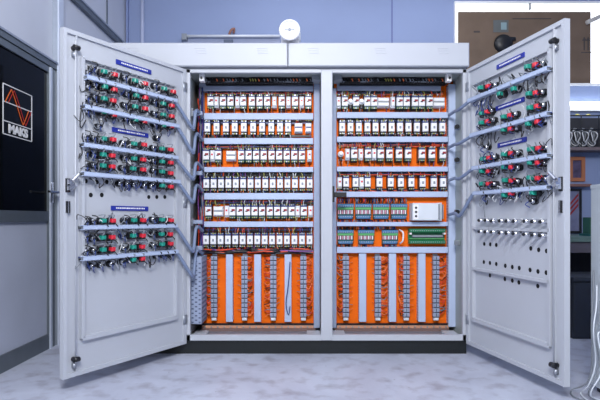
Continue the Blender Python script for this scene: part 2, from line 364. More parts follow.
for D in (DL, DR):
    DW = D.W
    g = MB()
    door_box(g, D, .004, DW, -.022, -.002, DZ0, DZ1, WHITE)
    for a0, a1, z0, z1 in ((.004,.03,DZ0,DZ1), (DW-.022,DW,DZ0,DZ1), (.03,DW-.022,DZ0,DZ0+.022), (.03,DW-.022,DZ1-.022,DZ1)):
        door_box(g, D, a0, a1, -.002, .010, z0, z1, WHITE)
    door_box(g, D, DW-.078, DW-.072, -.002, .012, DZ0+.022, DZ1-.022, WHITE)
    o = g.build('door', cab, loc=(D.H.x, D.H.y-YF, 0), rz=D.rz); o['label'] = D.side+' door standing open'; doors[D.side] = o
    def sub(g, name, smooth=False): return g.build(name, o, smooth=smooth)
    # stiffening frame
    if D is DL: fr_ = (DL.px(84,57), DL.px(176,88), DL.px(174,317), DL.px(78,339))
    else: fr_ = (DR.px(551.5,48), DR.px(474,86), DR.px(475,318), DR.px(552.5,347.5))
    a1 = (fr_[0][0]+fr_[3][0])/2; a0 = (fr_[1][0]+fr_[2][0])/2; z1 = (fr_[0][1]+fr_[1][1])/2; z0 = (fr_[2][1]+fr_[3][1])/2
    g = MB()
    for b0, b1, c0, c1 in ((a0,a1,z0-.012,z0+.012), (a0,a1,z1-.008,z1+.008), (a0-.008,a0+.008,z0,z1), (a1-.01,a1+.01,z0,z1)):
        door_box(g, D, b0, b1, -.002, .020, c0, c1, WHITE)
    if D is DR:
        for yy in (DR.px(477.6,228)[1], DR.px(477.6,269)[1]): door_box(g, D, a0, a1, -.002, .020, yy-.008, yy+.008, WHITE)
    sub(g, 'stiffening_frame')
    # lock rod, guides and knobs
    ar = DW-.06 if D is DL else DW-.058
    g = MB(); g.cyl((ar, D.sg*.022, DZ0+.06), (ar, D.sg*.022, DZ1-.06), .0038, WHITE, 10); sub(g, 'lock_rod', True)
    for zz in (DZ0+.09, DZ1-.09):
        g = MB(); g.cyl((ar+.014, D.sg*.026, zz), (ar-.018, D.sg*.026, zz), .013, BLACK, 14); g.cyl((ar, D.sg*0, zz), (ar, D.sg*.03, zz), .012, BLACK, 12); g.box(ar-.008, ar+.008, 0, D.sg*.02, zz-.045, zz-.02, STEEL); sub(g, 'rod_guide', True)
    g = MB(); zz = 1.05
    al = DW-.024
    door_box(g, D, al-.012, al+.014, -.002, .014, zz-.035, zz+.035, BLACK)
    door_box(g, D, al-.012, al+.010, .014, .034, zz-.025, zz+.03, CHROME); g.cyl((al-.01, D.sg*.034, zz+.025), (al-.04, D.sg*.045, zz+.06), .009, CHROME, 10)
    g.cyl((al, D.sg*.03, zz), (al, D.sg*.05, zz), .016, CHROME, 14); g.tube([(al-.01, D.sg*.03, zz), (ar, D.sg*.03, zz-.005)], .006, CHROME, 8)
    sub(g, 'door_lock')
    g = MB(); door_box(g, D, al-.012, al+.012, -.002, .013, zz-.14, zz-.08, BLACK); door_box(g, D, al-.002, al+.003, .013, .018, zz-.14, zz-.08, CHROME); sub(g, 'latch_plate')
    for zz in (.2, .95, 1.7):
        g = MB(); g.cyl((-.004, D.sg*-.006, zz), (-.004, D.sg*-.006, zz+.06), .009, STEEL, 12); door_box(g, D, 0, .035, .010, .013, zz, zz+.06, STEEL); sub(g, 'hinge', True)
    # name strips
    strips = [((116,61.5),(151,72.5)), ((112,128.5),(148,136.5)), ((111,208),(148,208.8))] if D is DL else [((497,67),(524.5,55)), ((496,108.5),(524.5,99.5)), ((498,145.5),(526.6,139.4))]
    for p, q in strips:
        P, Q = D.px(*p), D.px(*q); zc = (P[1]+Q[1])/2; b0, b1 = min(P[0], Q[0]), max(P[0], Q[0])
        g = MB(); door_box(g, D, b0, b1, -.002, .004, zc-.013, zc+.013, LBLUE); st = sub(g, 'name_strip'); st['label'] = 'blue name strip'
        g = MB(); x = b0+.03; random.seed(3)
        while x < b1-.035:
            w_ = random.uniform(.006, .011); door_box(g, D, x, x+w_, .004, .0048, zc-.0035, zc+.0045, WL); x += w_+.004
        s2 = g.build('strip_lettering', o)
    # empty drilled holes: flat black discs stand for the shade inside them
    hl = [(86,181),(97,182),(107,182),(91,195),(102,195),(149,197),(157,197),(165,197)] if D is DL else \
        [(484,244),(490,244.3),(496,245),(530.5,248.4),(538.4,249.8),(546.3,251),(483.6,262),(489.7,263),(496,264),(505,265.8),(512,267),(519,268),(529.8,270),(537.7,271.5),(546,272.7),(489.7,275.5),(504.6,279),(512,280.6),(518.6,282.4),(537.5,286)]
    HM = mat('dark_hole_disc', srgb(14,14,18), .9)
    for x, y in hl:
        a, z = D.px(x, y); g = MB(); g.cyl((a, D.sg*-.003, z), (a, D.sg*-.0012, z), .0125, HM, 14); h = g.build('dark_hole_disc', o)

# hooter on top
hx, hyy = PX(289.5, YF-.1), YF-.02
ht = PZ(42.5,YF-.035)
o = empty('hooter', (hx, YF+.02, ht)); tag(o, 'round white alarm hooter on top of the cabinet', 'alarm')
g = MB(); g.box(-.058, .062, -.02, .07, 0, .085, FACE, .01); g.box(.05, .07, -.01, .03, .03, .085, FACE2, .004); g.build('base', o)
g = MB(); g.cyl((0,-.02,.07), (0,-.085,.07), .05, FACE, 28, .066); g.build('horn_body', o, smooth=True)
g = MB()
for i in range(28):
    t0, t1 = 2*math.pi*i/28, 2*math.pi*(i+1)/28
    g.tube([(math.cos(t0)*.06,-.085,.07+math.sin(t0)*.06), (math.cos(t1)*.06,-.085,.07+math.sin(t1)*.06)], .0085, FACE, 8, 0)
g.build('rim', o, smooth=True)
g = MB(); g.dome((0,-.085,.07), .040, (0,-1,0), FACE2, .12); g.cyl((0,-.094,.07), (0,-.099,.07), .009, GREY, 12); g.box(-.03,.03,-.09,-.086,.068,.072,GREY); g.build('horn_grille', o, smooth=True)

# ------------------------------------------------------------ trunking inside the bays
def front_duct(x0, x1, y0, y1, label, vertical=False, m=DUCT, Yf=3.62, lid=True):
    X0, X1, Z0, Z1 = PX(x0,Yf), PX(x1,Yf), PZ(y1,Yf), PZ(y0,Yf)
    e = empty('cable_duct', ((X0+X1)/2, YP, Z0)); w = (X1-X0)/2; h = Z1-Z0
    g = MB()
    dp = YP-Yf
    g.box(-w+.002, w-.002, -dp+.006, 0, .002, h-.002, DUCTD)
    # slotted side fingers
    if not vertical:
        n = int(2*w/.02)
        for i in range(n):
            x = -w+.006+i*.02
            for zz in (0, h-.002): g.box(x, x+.012, -dp+.006, -.004, zz, zz+.002, m)
    else:
        n = int(h/.02)
        for i in range(n):
            z = .006+i*.02
            for xx in (-w, w-.002): g.box(xx, xx+.002, -dp+.006, -.004, z, z+.012, m)
    g.build('duct_channel', e)
    g = MB(); g.box(-w, w, -dp, -dp+.007, 0, h, m, .002); g.build('duct_lid', e)
    return tag(e, label, 'trunking', 'cable trunking in the cabinet')
LH = [(83,91),(113,119.5),(138,144),(167,172),(193,199.5),(221.5,227)]
RH = [(83.5,90.5),(112,118),(136.5,142),(166.5,171.5),(191.5,197),(222,226.2),(247,253)]
for i, (a, b_) in enumerate(LH): front_duct(204 if i else 199, 313.2, a, b_, 'pale blue horizontal trunking, %s from top, left bay' % ORD[i], m=DUCTD if i == 0 else DUCT)
for i, (a, b_) in enumerate(RH): front_duct(337, 448 if i else 441, a, b_, 'pale blue horizontal trunking, %s from top, right bay' % ORD[i], m=DUCTD if i == 0 else DUCT)
front_duct(313.8, 319.8, 83, 328, 'tall vertical trunking at the right edge of the left bay', True, DUCTD)
front_duct(330.6, 336.4, 88, 328, 'tall vertical trunking at the left edge of the right bay', True, DUCTD)
front_duct(448.6, 455.6, 84, 327, 'tall vertical trunking at the right edge of the right bay', True)
for i, x in enumerate((229.3, 257.6, 288)): front_duct(x-3.4, x+3.4, 254.5, 322, 'short vertical trunking in the lower left bay, %s from the left' % ORD[i], True)
for i, x in enumerate((362.7, 392.6, 422)): front_duct(x-3.6, x+3.6, 253.6, 322, 'short vertical trunking in the lower right bay, %s from the left' % ORD[i], True)
# wide slotted trunking on the left inner wall
Yw = 3.45; wx0, wx1 = PX(190.8,Yw), PX(201.5,Yw); wz = PZ(325,Yw)+.005
e = empty('cable_duct', ((wx0+wx1)/2, Yw+.1, wz)); h = PZ(257,Yw)-wz; w = (wx1-wx0)/2
g = MB(); g.box(-w, w, -.1, .1, 0, h, DUCTD, .003); g.build('duct_channel', e)
g = MB(); nr = int(h/.03)
for k in range(nr):
    for q in range(3):
        xx = -w+.012+q*(2*w-.024)/2; zz = .008+k*.03+(q % 2)*.014
        g.box(xx-.007, xx+.007, -.1012, -.099, zz, zz+.009, DKSLOT)
    for q in range(6): g.box(w-.001, w+.0008, -.09+q*.03, -.072+q*.03, .008+k*.03, .022+k*.03, DKSLOT)
o = g.build('duct_slots', e); o['kind'] = 'stuff'
tag(e, 'wide slotted trunking on the left inner wall of the lower left bay', 'trunking', 'cable trunking in the cabinet')

# ------------------------------------------------------------ devices on the plates
YD = 3.605                       # device fronts
k_ = YD/F                        # metres per pixel at the fronts
def contactor(style, w=6.6):
    """origin at the middle of the face height, on the plate"""
    W = w*k_/2; dp = YP-YD
    e = empty({'a':'contactor','b':'contactor','n':'fuse_holder','w':'timer_relay','t':'control_relay','p':'plug_relay'}[style])
    fh = 8.6*k_/2
    def P(g, n): return g.build(n, e)
    if style in 'ab':
        g = MB(); g.box(-W*1.08, W*1.08, -dp+.03, 0, -8*k_, 7.6*k_, BLACK, .004); P(g, 'housing')
        top = NAVY if style == 'b' else TEAL
        for up in (1, -1):
            g = MB()
            if up > 0: g.box(-W, W, -dp+.012, -dp+.034, fh, fh+2.4*k_, NAVY, .003)
            else: g.box(-W, W, -dp+.012, -dp+.034, -fh-2.6*k_, -fh, TEAL if style == 'a' else BLACK, .003)
            for i in (-1, 0, 1):
                zz = up*(fh+2.0*k_); g.cyl((i*W*.6, -dp+.014, zz), (i*W*.6, -dp+.009, zz), .0046, WY if (i+int(style == 'b')) % 2 else STEEL, 8)
            P(g, 'upper_terminal_block' if up > 0 else 'lower_terminal_block')
        g = MB(); g.box(-W*.94, W*.94, -dp, -dp+.03, -fh, fh, FACE, .004); P(g, 'face')
        g = MB()
        if style == 'a':
            g.box(-W*.2, W*.8, -dp-.002, -dp, .0, fh*.5, DRED); g.box(-W*.5, W*.2, -dp-.002, -dp, -fh*.15, fh*.1, BLACK)
        else: g.box(-W*.3, W*.35, -dp-.002, -dp, -fh*.35, fh*.25, GREY); 
        P(g, 'marking')
    elif style == 'n':
        g = MB(); g.box(-W, W, -dp+.02, 0, -6*k_, 5.5*k_, FACE2, .004); P(g, 'housing')
        g = MB(); g.box(-W*.8, W*.8, -dp+.004, -dp+.02, -fh, fh*.8, FACE, .004); P(g, 'fuse_drawer')
        g = MB(); g.box(-W*.4, W*.4, -dp+.002, -dp+.004, .0, fh*.4, RED); P(g, 'marking')
    elif style in 'wt':
        g = MB(); g.box(-W, W, -dp+.03, 0, -5.2*k_, 5*k_, FACE2, .004); P(g, 'housing')
        g = MB(); g.box(-W*.9, W*.9, -dp+.008, -dp+.03, -4.2*k_, -.6*k_, FACE, .004); g.box(-W*.9, W*.9, -dp+.01, -dp+.03, .8*k_, 4.2*k_, FACE, .004); P(g, 'terminal_cover')
        g = MB(); g.box(-W*.85, W*.85, -dp+.018, -dp+.03, -.4*k_, .6*k_, NAVY if style == 't' else GREY)
        P(g, 'legend_strip')
    elif style == 'p':
        g = MB(); g.cyl((0, 0, 0), (0, -dp+.01, 0), W*1.15, FACE2, 14); P(g, 'socket')
        g = MB(); g.cyl((0, -dp+.01, .004), (0, -dp-.012, .004), W*.9, FACE, 14, W*.75); P(g, 'plug')
        g = MB(); g.box(-W*.5, W*.5, -dp+.01, -dp+.03, -7*k_, -2*k_, BLACK, .003); P(g, 'lead_clip')
    return Proto(e)
PR = {}
def proto(st, w):
    w = round(w*2)/2
    if (st, w) not in PR: PR[(st, w)] = contactor(st, w)
    return PR[(st, w)]
KW = {'a':'white contactor with dark red mark','b':'white-faced contactor with navy top','n':'narrow white fuse holder','w':'wide pale timer relay','t':'pale relay with dark legend','p':'round white plug relay'}
KC = {'a':'contactor','b':'contactor','n':'fuse holder','w':'timer relay','t':'relay','p':'relay'}
rows_L = [
 (101.2, [(210.3,'a'),(216,'n'),(222.7,'a'),(230.3,'a'),(237,'n'),(243,'a'),(251.7,'a'),(259.5,'a'),(267,'a'),(274.3,'n'),(281.7,'a'),(288.3,'n'),(295,'a'),(301.7,'n'),(308.3,'a')]),
 (127.2, [(207,'b'),(216.3,'b'),(225.7,'b'),(234.6,'b'),(243.7,'b'),(253,'b'),(262,'b'),(271.2,'b'),(280,'b'),(288,'b'),(298.5,'t8'),(308.5,'t6')]),
 (155.2, [(205.7,'a'),(211.9,'n'),(217.9,'a'),(230.5,'w10'),(241,'a'),(248.5,'a'),(256,'a'),(263.6,'a'),(271.5,'a'),(279.1,'a'),(286.7,'a'),(294.3,'a'),(301.9,'a'),(309.6,'n')]),
 (183.6, [(206,'b'),(213.4,'b'),(220.8,'b'),(228.2,'b'),(235.6,'b'),(243,'b'),(250.4,'b'),(257.8,'b'),(265.2,'b'),(272.6,'b'),(280,'b'),(287.4,'b'),(294.9,'b'),(302.4,'b'),(309.7,'b')]),
 (211.2, [(208,'a'),(217.7,'w10'),(226.4,'n'),(232.2,'a'),(239.6,'a'),(247,'a'),(254.4,'a'),(261.9,'a'),(269.7,'a'),(277,'a'),(284.3,'a'),(291.6,'a'),(297.6,'n'),(303.8,'a'),(310.6,'n')]),
 (240, [(205.7,'b'),(213,'b'),(220.4,'b'),(227.7,'b'),(235.1,'b'),(242.5,'b'),(249.9,'b'),(257.2,'b'),(264.6,'b'),(272,'b'),(279.5,'b'),(286.9,'b'),(294.4,'b'),(302,'b'),(309.6,'b')])]
rows_R = [
 (101.5, [(338.8,'n'),(345,'a'),(350.6,'p'),(356.2,'a'),(361.7,'p'),(367.5,'a'),(374.3,'a'),(384,'w12'),(393.4,'n'),(400,'a'),(407,'a'),(415.3,'a'),(422.2,'a'),(430,'a'),(439.8,'w12')]),
 (127, [(342.3,'b'),(350.6,'b'),(359,'b'),(367.6,'b'),(375.7,'b'),(383.8,'b'),(391.9,'b'),(400.3,'b'),(408.8,'b'),(417.3,'b'),(425.8,'b'),(434.3,'b'),(442.8,'b')]),
 (153.8, [(341,'p'),(347.8,'n'),(354.3,'a'),(361.2,'n'),(368.3,'a'),(374.6,'n'),(381,'a'),(389.7,'a'),(399.3,'a'),(408.5,'a'),(422.3,'a'),(432.3,'a'),(443.3,'a')]),
 (182.4, [(340,'n'),(346.2,'b'),(355.7,'b'),(362,'n'),(367.9,'b'),(379.7,'b'),(391,'b'),(401.2,'b'),(411.7,'b'),(423,'b'),(434.3,'b'),(443.6,'b')])]
WCOL = [WY, WK, WR, WG, WK, WO, WB, WK, WK, WW, WV]
for bay, rows in (('left', rows_L), ('right', rows_R)):
    for ri, (yc, lst) in enumerate(rows):
        for di, (x, st) in enumerate(lst):
            w = float(st[1:]) if len(st) > 1 else {'a':6.3,'b':6.2,'n':4.5,'p':5.}[st]
            o = proto(st[0], w).place((PX(x, YD), YP, PZ(yc, YD)))
            tag(o, '%s, %s from left in the %s row, %s bay' % (KW[st[0]], ORD[di], ROWN[ri], bay), KC[st[0]], '%s row of devices in the %s bay' % (ROWN[ri], bay))
        # control wiring of this row, into the trunking above and below
        DU = LH if bay == 'left' else RH
        ytop = DU[ri][1]; ybot = DU[ri+1][0] if ri+1 < len(DU) else 249
        random.seed(100+ri+(bay == 'right')*50)
        g = MB(); xs = [x for x, s in lst]
        for x, s in lst:
            dense = s[0] == 'b'
            for k in range(3 if s[0] != 'n' else 2):
                for up in (True, False):
                    if not up and not dense and random.random() < .45: continue
                    xx = x+(k-1)*2.1+random.uniform(-.4,.4); xe = xx+random.uniform(-2,2)
                    y0 = yc-6.2 if up else yc+6.6; y1 = ytop-1 if up else ybot+1.2
                    Y_ = YD+random.uniform(.006,.03)
                    g.tube([(PX(xx,Y_), YD+.035, PZ(y0+(1.5 if up else -1.5),Y_)), (PX(xx+random.uniform(-.8,.8),Y_), Y_, PZ((y0*.6+y1*.4),Y_)), (PX(xe,Y_), YP-.03, PZ(y1,Y_))], random.choice((.0024,.0034)), random.choice(WCOL), 4, 2)
                    if random.random() < .55: g.cyl((PX(xx,Y_), Y_-.002, PZ(y0,Y_)), (PX(xx,Y_), Y_-.002, PZ(y0,Y_)+.007), .0042, random.choice((WY,WY,WW,WG)), 5)
        # cross bundles behind
        for k in range(5):
            yy = ytop+1.2+k*.7; pts = []
            for q in range(8): pts.append((PX(xs[0]-3+(xs[-1]-xs[0]+6)*q/7, YP-.02), YP-.018-random.uniform(0,.012), PZ(yy+random.uniform(-.6,.6), YP-.02)))
            g.tube(pts, .0045, random.choice((WK,WK,WK,WR,WB)), 4, 2)
        if lst[0][1] == 'b' or ri in (1, 3, 5):
            for k in range(4):
                yy = ybot-2.6+k*.6; pts = []
                for q in range(8): pts.append((PX(xs[0]-3+(xs[-1]-xs[0]+6)*q/7, YP-.02), YP-.018-random.uniform(0,.012), PZ(yy+random.uniform(-.6,.6), YP-.02)))
                g.tube(pts, .0045, random.choice((WK,WK,WR,WG)), 4, 2)
        o = recenter(g.build('control_wiring')); tag(o, 'short coloured wires above and below the %s device row of the %s bay' % (ROWN[ri], bay), 'wires', None, 'stuff')

# dark wiring above the topmost trunking of each bay
for bay, x0, x1 in (('left', 205, 313), ('right', 340, 447)):
    g = MB(); random.seed(5)
    Y_ = 3.56
    g.box(PX(x0,Y_), PX(x1,Y_), Y_+.03, Y_+.06, PZ(84,Y_), PZ(75.2,Y_), BLACK)  # black sheet behind the wires stands in for shade under the roof
    for k in range(9):
        pts = [(PX(x0+(x1-x0)*q/9, Y_), Y_+.02-random.uniform(0,.03), PZ(77.5+k*.7+random.uniform(-.5,.5), Y_)) for q in range(10)]
        g.tube(pts, .0055, random.choice((WK,WK,WK,WK,WG)), 5, 2)
    x = x0+1
    while x < x1-1:
        g.tube([(PX(x,Y_), Y_+.01, PZ(78.8,Y_)), (PX(x+.6,Y_), Y_-.015, PZ(79.8,Y_)), (PX(x+1.2,Y_), Y_-.01, PZ(81.6,Y_))], .004, random.choice((WG,WY,WG,WK,WO,WG,WK)), 5, 2); g.tube([(PX(x+1.2,Y_), Y_-.01, PZ(81.6,Y_)), (PX(x+2,Y_), Y_+.005, PZ(84,Y_))], .004, WK, 5, 0); x += random.uniform(2.4,4.2)
    tag(recenter(g.build('cable_harness')), 'dark wire harness above the topmost trunking of the %s bay' % bay, 'wires', None, 'stuff')
# back of the plates' dark gap: harness between left bay devices and the lower section
g = MB(); random.seed(9)
for k in range(14):
    pts = [(PX(203+110*q/9, 3.63), 3.63+random.uniform(-.015,.03), PZ(249.5+k*.28+random.uniform(-1,1), 3.63)) for q in range(10)]
    g.tube(pts, .0055, random.choice((WK,WK,WK,WB,WR,WG,WV)), 5, 2)
tag(recenter(g.build('cable_harness')), 'dark wire harness running across the left bay above the terminal strips', 'wires', None, 'stuff')
g = MB(); random.seed(11)
for k in range(16):
    xx = 198+k*.35
    pts = [(PX(xx+random.uniform(-.9,.9), 3.62), 3.60+random.uniform(0,.05), PZ(88+165*q/12, 3.62)) for q in range(13)]
    g.tube(pts, .0042, random.choice((WK,WK,WR,WV,WK,WG,WB)), 5, 2)
tag(recenter(g.build('cable_harness')), 'vertical bundle of red and violet wires down the left edge of the left bay', 'wires', None, 'stuff')

# terminal strips of the lower sections
def term_proto():
    e = empty('terminal_strip'); W = 3.1*k_; H = (318-256)*k_; n = 13
    g = MB(); g.box(-W*.75, W*.75, -.012, 0, -.02, H+.01, STEEL); g.build('mounting_rail', e)
    hb = H/n
    p = None
    for i in range(n):
        if p is None:
            g = MB(); g.box(-W, W, -.05, -.012, .003, hb-.0035, DUCTD, .003)
            for s in (-1, 1): g.cyl((s*W*.55, -.052, hb/2), (s*W*.55, -.05, hb/2), .0045, STEEL, 8)
            g.box(-.002, .002, -.0525, -.05, .006, hb-.006, BLACK); g.box(-W*.98, W*.98, -.046, -.012, -.003, .003, BLACK)
            p = g.build('terminal_block', e)
        else:
            c = p.copy(); col.objects.link(c); c.parent = e; c.location = (0, 0, i*hb)
    g = MB(); g.box(-W*.8, W*.8, -.046, -.012, -.024, -.002, FACE2, .003); g.build('end_bracket', e)
    return Proto(e)
tp = term_proto()
for bay, xs, sides in (('left', (213.2,244,273,303.4), (-1,1,-1,1)), ('right', (346.3,378.7,407.4,437.4), (-1,1,-1,1))):
    for i, x in enumerate(xs):
        o = tp.place((PX(x,YD), YP, PZ(318, YD)))
        tag(o, 'grey terminal block strip in the lower %s bay, %s from the left' % (bay, ORD[i]), 'terminal strip', 'terminal block strips')
        random.seed(20+i+(bay == 'right')*9)
        g = MB()
        for sd, cnt in ((sides[i], 34), (-sides[i], 10)):
            for k in range(cnt):
                y = 257+60*k/cnt+random.uniform(-.5,.5); ext = random.uniform(4.5, 6.5) if cnt > 20 else 3.5
                X0 = PX(x+sd*2.9, YD); Z = PZ(y, YD)
                if cnt > 20:
                    g.tube([(X0, YD+.03, Z), (PX(x+sd*(2.9+ext*.5),YD), YD+.02+random.uniform(0,.02), Z-random.uniform(-.012,.02)), (PX(x+sd*(2.9+ext),YD+.05), YD+.05, Z+random.uniform(-.02,.03))], .0032, random.choice((WR,WR,WO,WR,WO,WK,WG)), 4, 2)
                else:
                    g.tube([(X0, YD+.03, Z), (PX(x+sd*(2.9+ext),YD+.05), YD+.06, Z+random.uniform(-.01,.01))], .0025, random.choice((WO,WR,WG)), 4, 0)
        tag(recenter(g.build('terminal_wires')), 'red and orange wires beside the %s terminal strip of the lower %s bay' % (ORD[i], bay), 'wires', None, 'stuff')
# single dark lead hanging over a trunking in the left bay
g = MB(); g.tube([(PX(290,3.6),3.61,PZ(262,3.6)),(PX(288.3,3.6),3.608,PZ(285,3.6)),(PX(286,3.6),3.608,PZ(304,3.6)),(PX(288.5,3.6),3.606,PZ(315,3.6)),(PX(290,3.6),3.608,PZ(306,3.6))], .0035, WB, 6)
tag(recenter(g.build('loose_lead', smooth=True)), 'loose dark blue lead hanging over the third short trunking, lower left bay', 'wire')

# right bay rows five and six: interface modules, supply, board
def iface(w, h, lab):
    e = empty('interface_module'); W = w*k_/2; dp = .05; s = h*k_/16
    g = MB(); g.box(-W*.9, W*.9, -dp+.02, 0, -8*s, 8*s, TEAL, .003); g.build('housing', e)
    g = MB(); g.box(-W*.97, W*.97, -dp, -dp+.02, 4.2*s, 7.6*s, BLUE, .004); [g.cyl((-W*.82+i*W*.27, -dp-.002, 5.4*s), (-W*.82+i*W*.27, -dp+.002, 5.4*s), .004, STEEL, 8) for i in range(7)]; g.build('upper_terminals', e)
    g = MB(); g.box(-W*.8, W*.8, -dp, -dp+.02, -7.8*s, -4.4*s, BLUE, .004); g.box(-W*.97, W*.97, -dp+.002, -dp+.02, -4.4*s, -3.0*s, TEAL, .002); [g.cyl((-W*.82+i*W*.27, -dp-.002, -5.4*s), (-W*.82+i*W*.27, -dp+.002, -5.4*s), .004, STEEL, 8) for i in range(7)]; g.build('lower_terminals', e)
    g = MB(); g.box(-W*.95, W*.95, -dp+.004, -dp+.02, 1.6*s, 4.1*s, LEAF, .002); g.build('relay_cover', e)
    g = MB(); g.box(-W*.95, W*.95, -dp+.012, -dp+.02, -3*s, 1*s, BLACK)
    n = 8
    for i in range(n):
        x = -W*.9+i*W*1.8/n; g.box(x, x+W*.14, -dp+.002, -dp+.02, -2.8*s, 1.3*s, FACE if i % 2 else mat('pink_plastic', srgb(214,150,170), .4), .002)
    g.build('plug_in_relays', e)
    return Proto(e)
p1 = iface(17.2, 15.6, ''); p2 = iface(17, 14.5, '')
for i, x in enumerate((345.7, 363.5, 381.3, 399.2)):
    o = p1.place((PX(x,YD+.025), YP, PZ(211.3,YD+.025))); tag(o, 'blue and green relay module, %s from left in the fifth row, right bay' % ORD[i], 'relay module', 'relay interface modules')
for i, x in enumerate((345.6, 366.4, 390.3)):
    o = p2.place((PX(x,YD+.025), YP, PZ(237,YD+.025))); tag(o, 'blue and green relay module, %s from left in the sixth row, right bay' % ORD[i], 'relay module', 'relay interface modules')
random.seed(31); g = MB()
for (xa, xb, y0, y1) in ((338,408,220,223), (338,408,198,203), (338,354,245,248), (359,374,245,248), (383,398,245,248), (338,398,227,229.5)):
    x = xa
    while x < xb:
        g.tube([(PX(x,YD), YD+.05, PZ(y0,YD)), (PX(x+random.uniform(-1,1),YD), YD+.03, PZ((y0+y1)/2,YD)), (PX(x+random.uniform(-1,1),YD), YD+.05, PZ(y1,YD))], .004, random.choice((WK,WR,WK,WG,WO,WB)), 4, 2); x += 1.5
tag(recenter(g.build('control_wiring')), 'short dark and red wires around the blue and green relay modules', 'wires', None, 'stuff')
# power supply
Ys = 3.56
e = empty('power_supply', (PX(426.3,Ys), YP, PZ(220.5,Ys))); W = 13.6*Ys/F; H = 17.5*Ys/F
g = MB(); g.box(-W, W, -(YP-Ys), 0, 0, H, FACE2, .005); g.build('housing', e)
g = MB(); g.box(W*.86, W*1.02, -(YP-Ys)-.002, -.01, .006, H-.006, GREY, .003); g.build('side_vent', e)
for k in range(3):
    g = MB(); g.cyl((-W*.76, -(YP-Ys)-.004, H*(.25+.24*k)), (-W*.76, -(YP-Ys), H*(.25+.24*k)), .008, BLACK, 12); g.build('adjusting_screw', e)
g = MB(); g.box(-W*.95, -W*.58, -(YP-Ys)-.001, -(YP-Ys)+.004, .01, H-.01, FACE, .001); g.build('terminal_cover', e)
g = MB(); g.box(W*1.08, W*1.3, -.07, 0, -.004, H+.004, FACE2, .004); g.box(W*1.3, W*1.36, -.09, 0, .01, H-.01, GREY); g.build('mounting_bracket', e)
tag(e, 'pale grey power supply box with three black dots in the right bay', 'power supply')
# green board
Ys = 3.62
e = empty('terminal_board', (PX(427.7,Ys), YP, PZ(243.8,Ys))); W = 18.2*Ys/F; H = 15*Ys/F; d = YP-Ys
g = MB(); g.box(-W, W, -.02, 0, 0, H, PCB); g.build('circuit_board', e)
g = MB(); g.box(-W, W, -d, -.02, 0, H*.24, PCB, .004); [g.cyl((-W*.9+k*W*.12, -d-.002, H*.12), (-W*.9+k*W*.12, -d+.002, H*.12), .004, STEEL, 8) for k in range(16)]; g.build('lower_connector', e)
g = MB(); g.box(-W, W, -d, -.02, H*.76, H, PCB, .004); [g.cyl((-W*.9+k*W*.12, -d-.002, H*.88), (-W*.9+k*W*.12, -d+.002, H*.88), .004, STEEL, 8) for k in range(16)]; g.build('upper_connector', e)
g = MB(); g.box(-W*.8, W*.9, -d+.02, -.02, H*.42, H*.58, GREY, .003); g.build('ribbon_socket', e)
g = MB(); g.box(-W*.95, W*.95, -d+.015, -.02, H*.3, H*.36, LEAF); g.build('light_green_strip', e)
for s in (-1, 1):
    g = MB(); g.box(s*W*.93-.006, s*W*.93+.006, -d-.003, -.02, H*.62, H*.74, FACE); g.build('ejector_clip', e)
tag(e, 'green terminal circuit board at the right end of the sixth row, right bay', 'circuit board')
g = MB(); g.tube([(PX(401,3.6),YP-.02,PZ(230,3.6)),(PX(402.8,3.6),3.6,PZ(232,3.6)),(PX(403.3,3.6),3.6,PZ(236,3.6)),(PX(402.6,3.6),3.6,PZ(241,3.6)),(PX(401.5,3.6),YP-.02,PZ(244,3.6))], .0055, FACE, 8)
tag(recenter(g.build('retaining_clip', smooth=True)), 'curved white retaining clip beside the green circuit board', 'clip')

# ------------------------------------------------------------ rails and switch backs on the doors
def door_rail(D, p, q, ord_):
    P, Q = D.px(*p, n=.05), D.px(*q, n=.05); zc = (P[1]+Q[1])/2
    a0, a1 = min(P[0], Q[0]), max(P[0], Q[0])
    e = empty('wiring_rail', D.pt((a0+a1)/2, zc, 0), D.er); w = (a1-a0)/2
    g = MB(); g.box(-w, w, -.055, -.052, -.0105, .0105, DUCT); g.box(-w, w, -.055, -.025, -.0115, -.0085, DUCT); g.box(-w, w, -.055, -.025, .0085, .0115, DUCT); g.build('channel', e)
    for s in (-1, 1):
        g = MB(); g.box(s*(w-.02)-.012, s*(w-.02)+.012, -.052, .004, -.0085, .0085, STEEL); g.build('fixing_bracket', e)
    tag(e, 'pale blue wiring rail, %s from the top on the %s door' % (ord_, D.side), 'trunking', 'wiring rails on the doors')
    return a0, zc
railsL = [((87,76),(177,101.5)), ((85,103),(179,129)), ((84,144),(178,158)), ((84,174.5),(180,181)), ((83,228.5),(177,225)), ((83,260),(178,250.5))]
railsR = [((547,68),(468,101)), ((547,113.5),(470,135.5)), ((547,154.5),(472,169)), ((547,187),(473,193.5))]
RL = [door_rail(DL, *r, ORD[i]) for i, r in enumerate(railsL)]
RR = [door_rail(DR, *r, ORD[i]) for i, r in enumerate(railsR)]

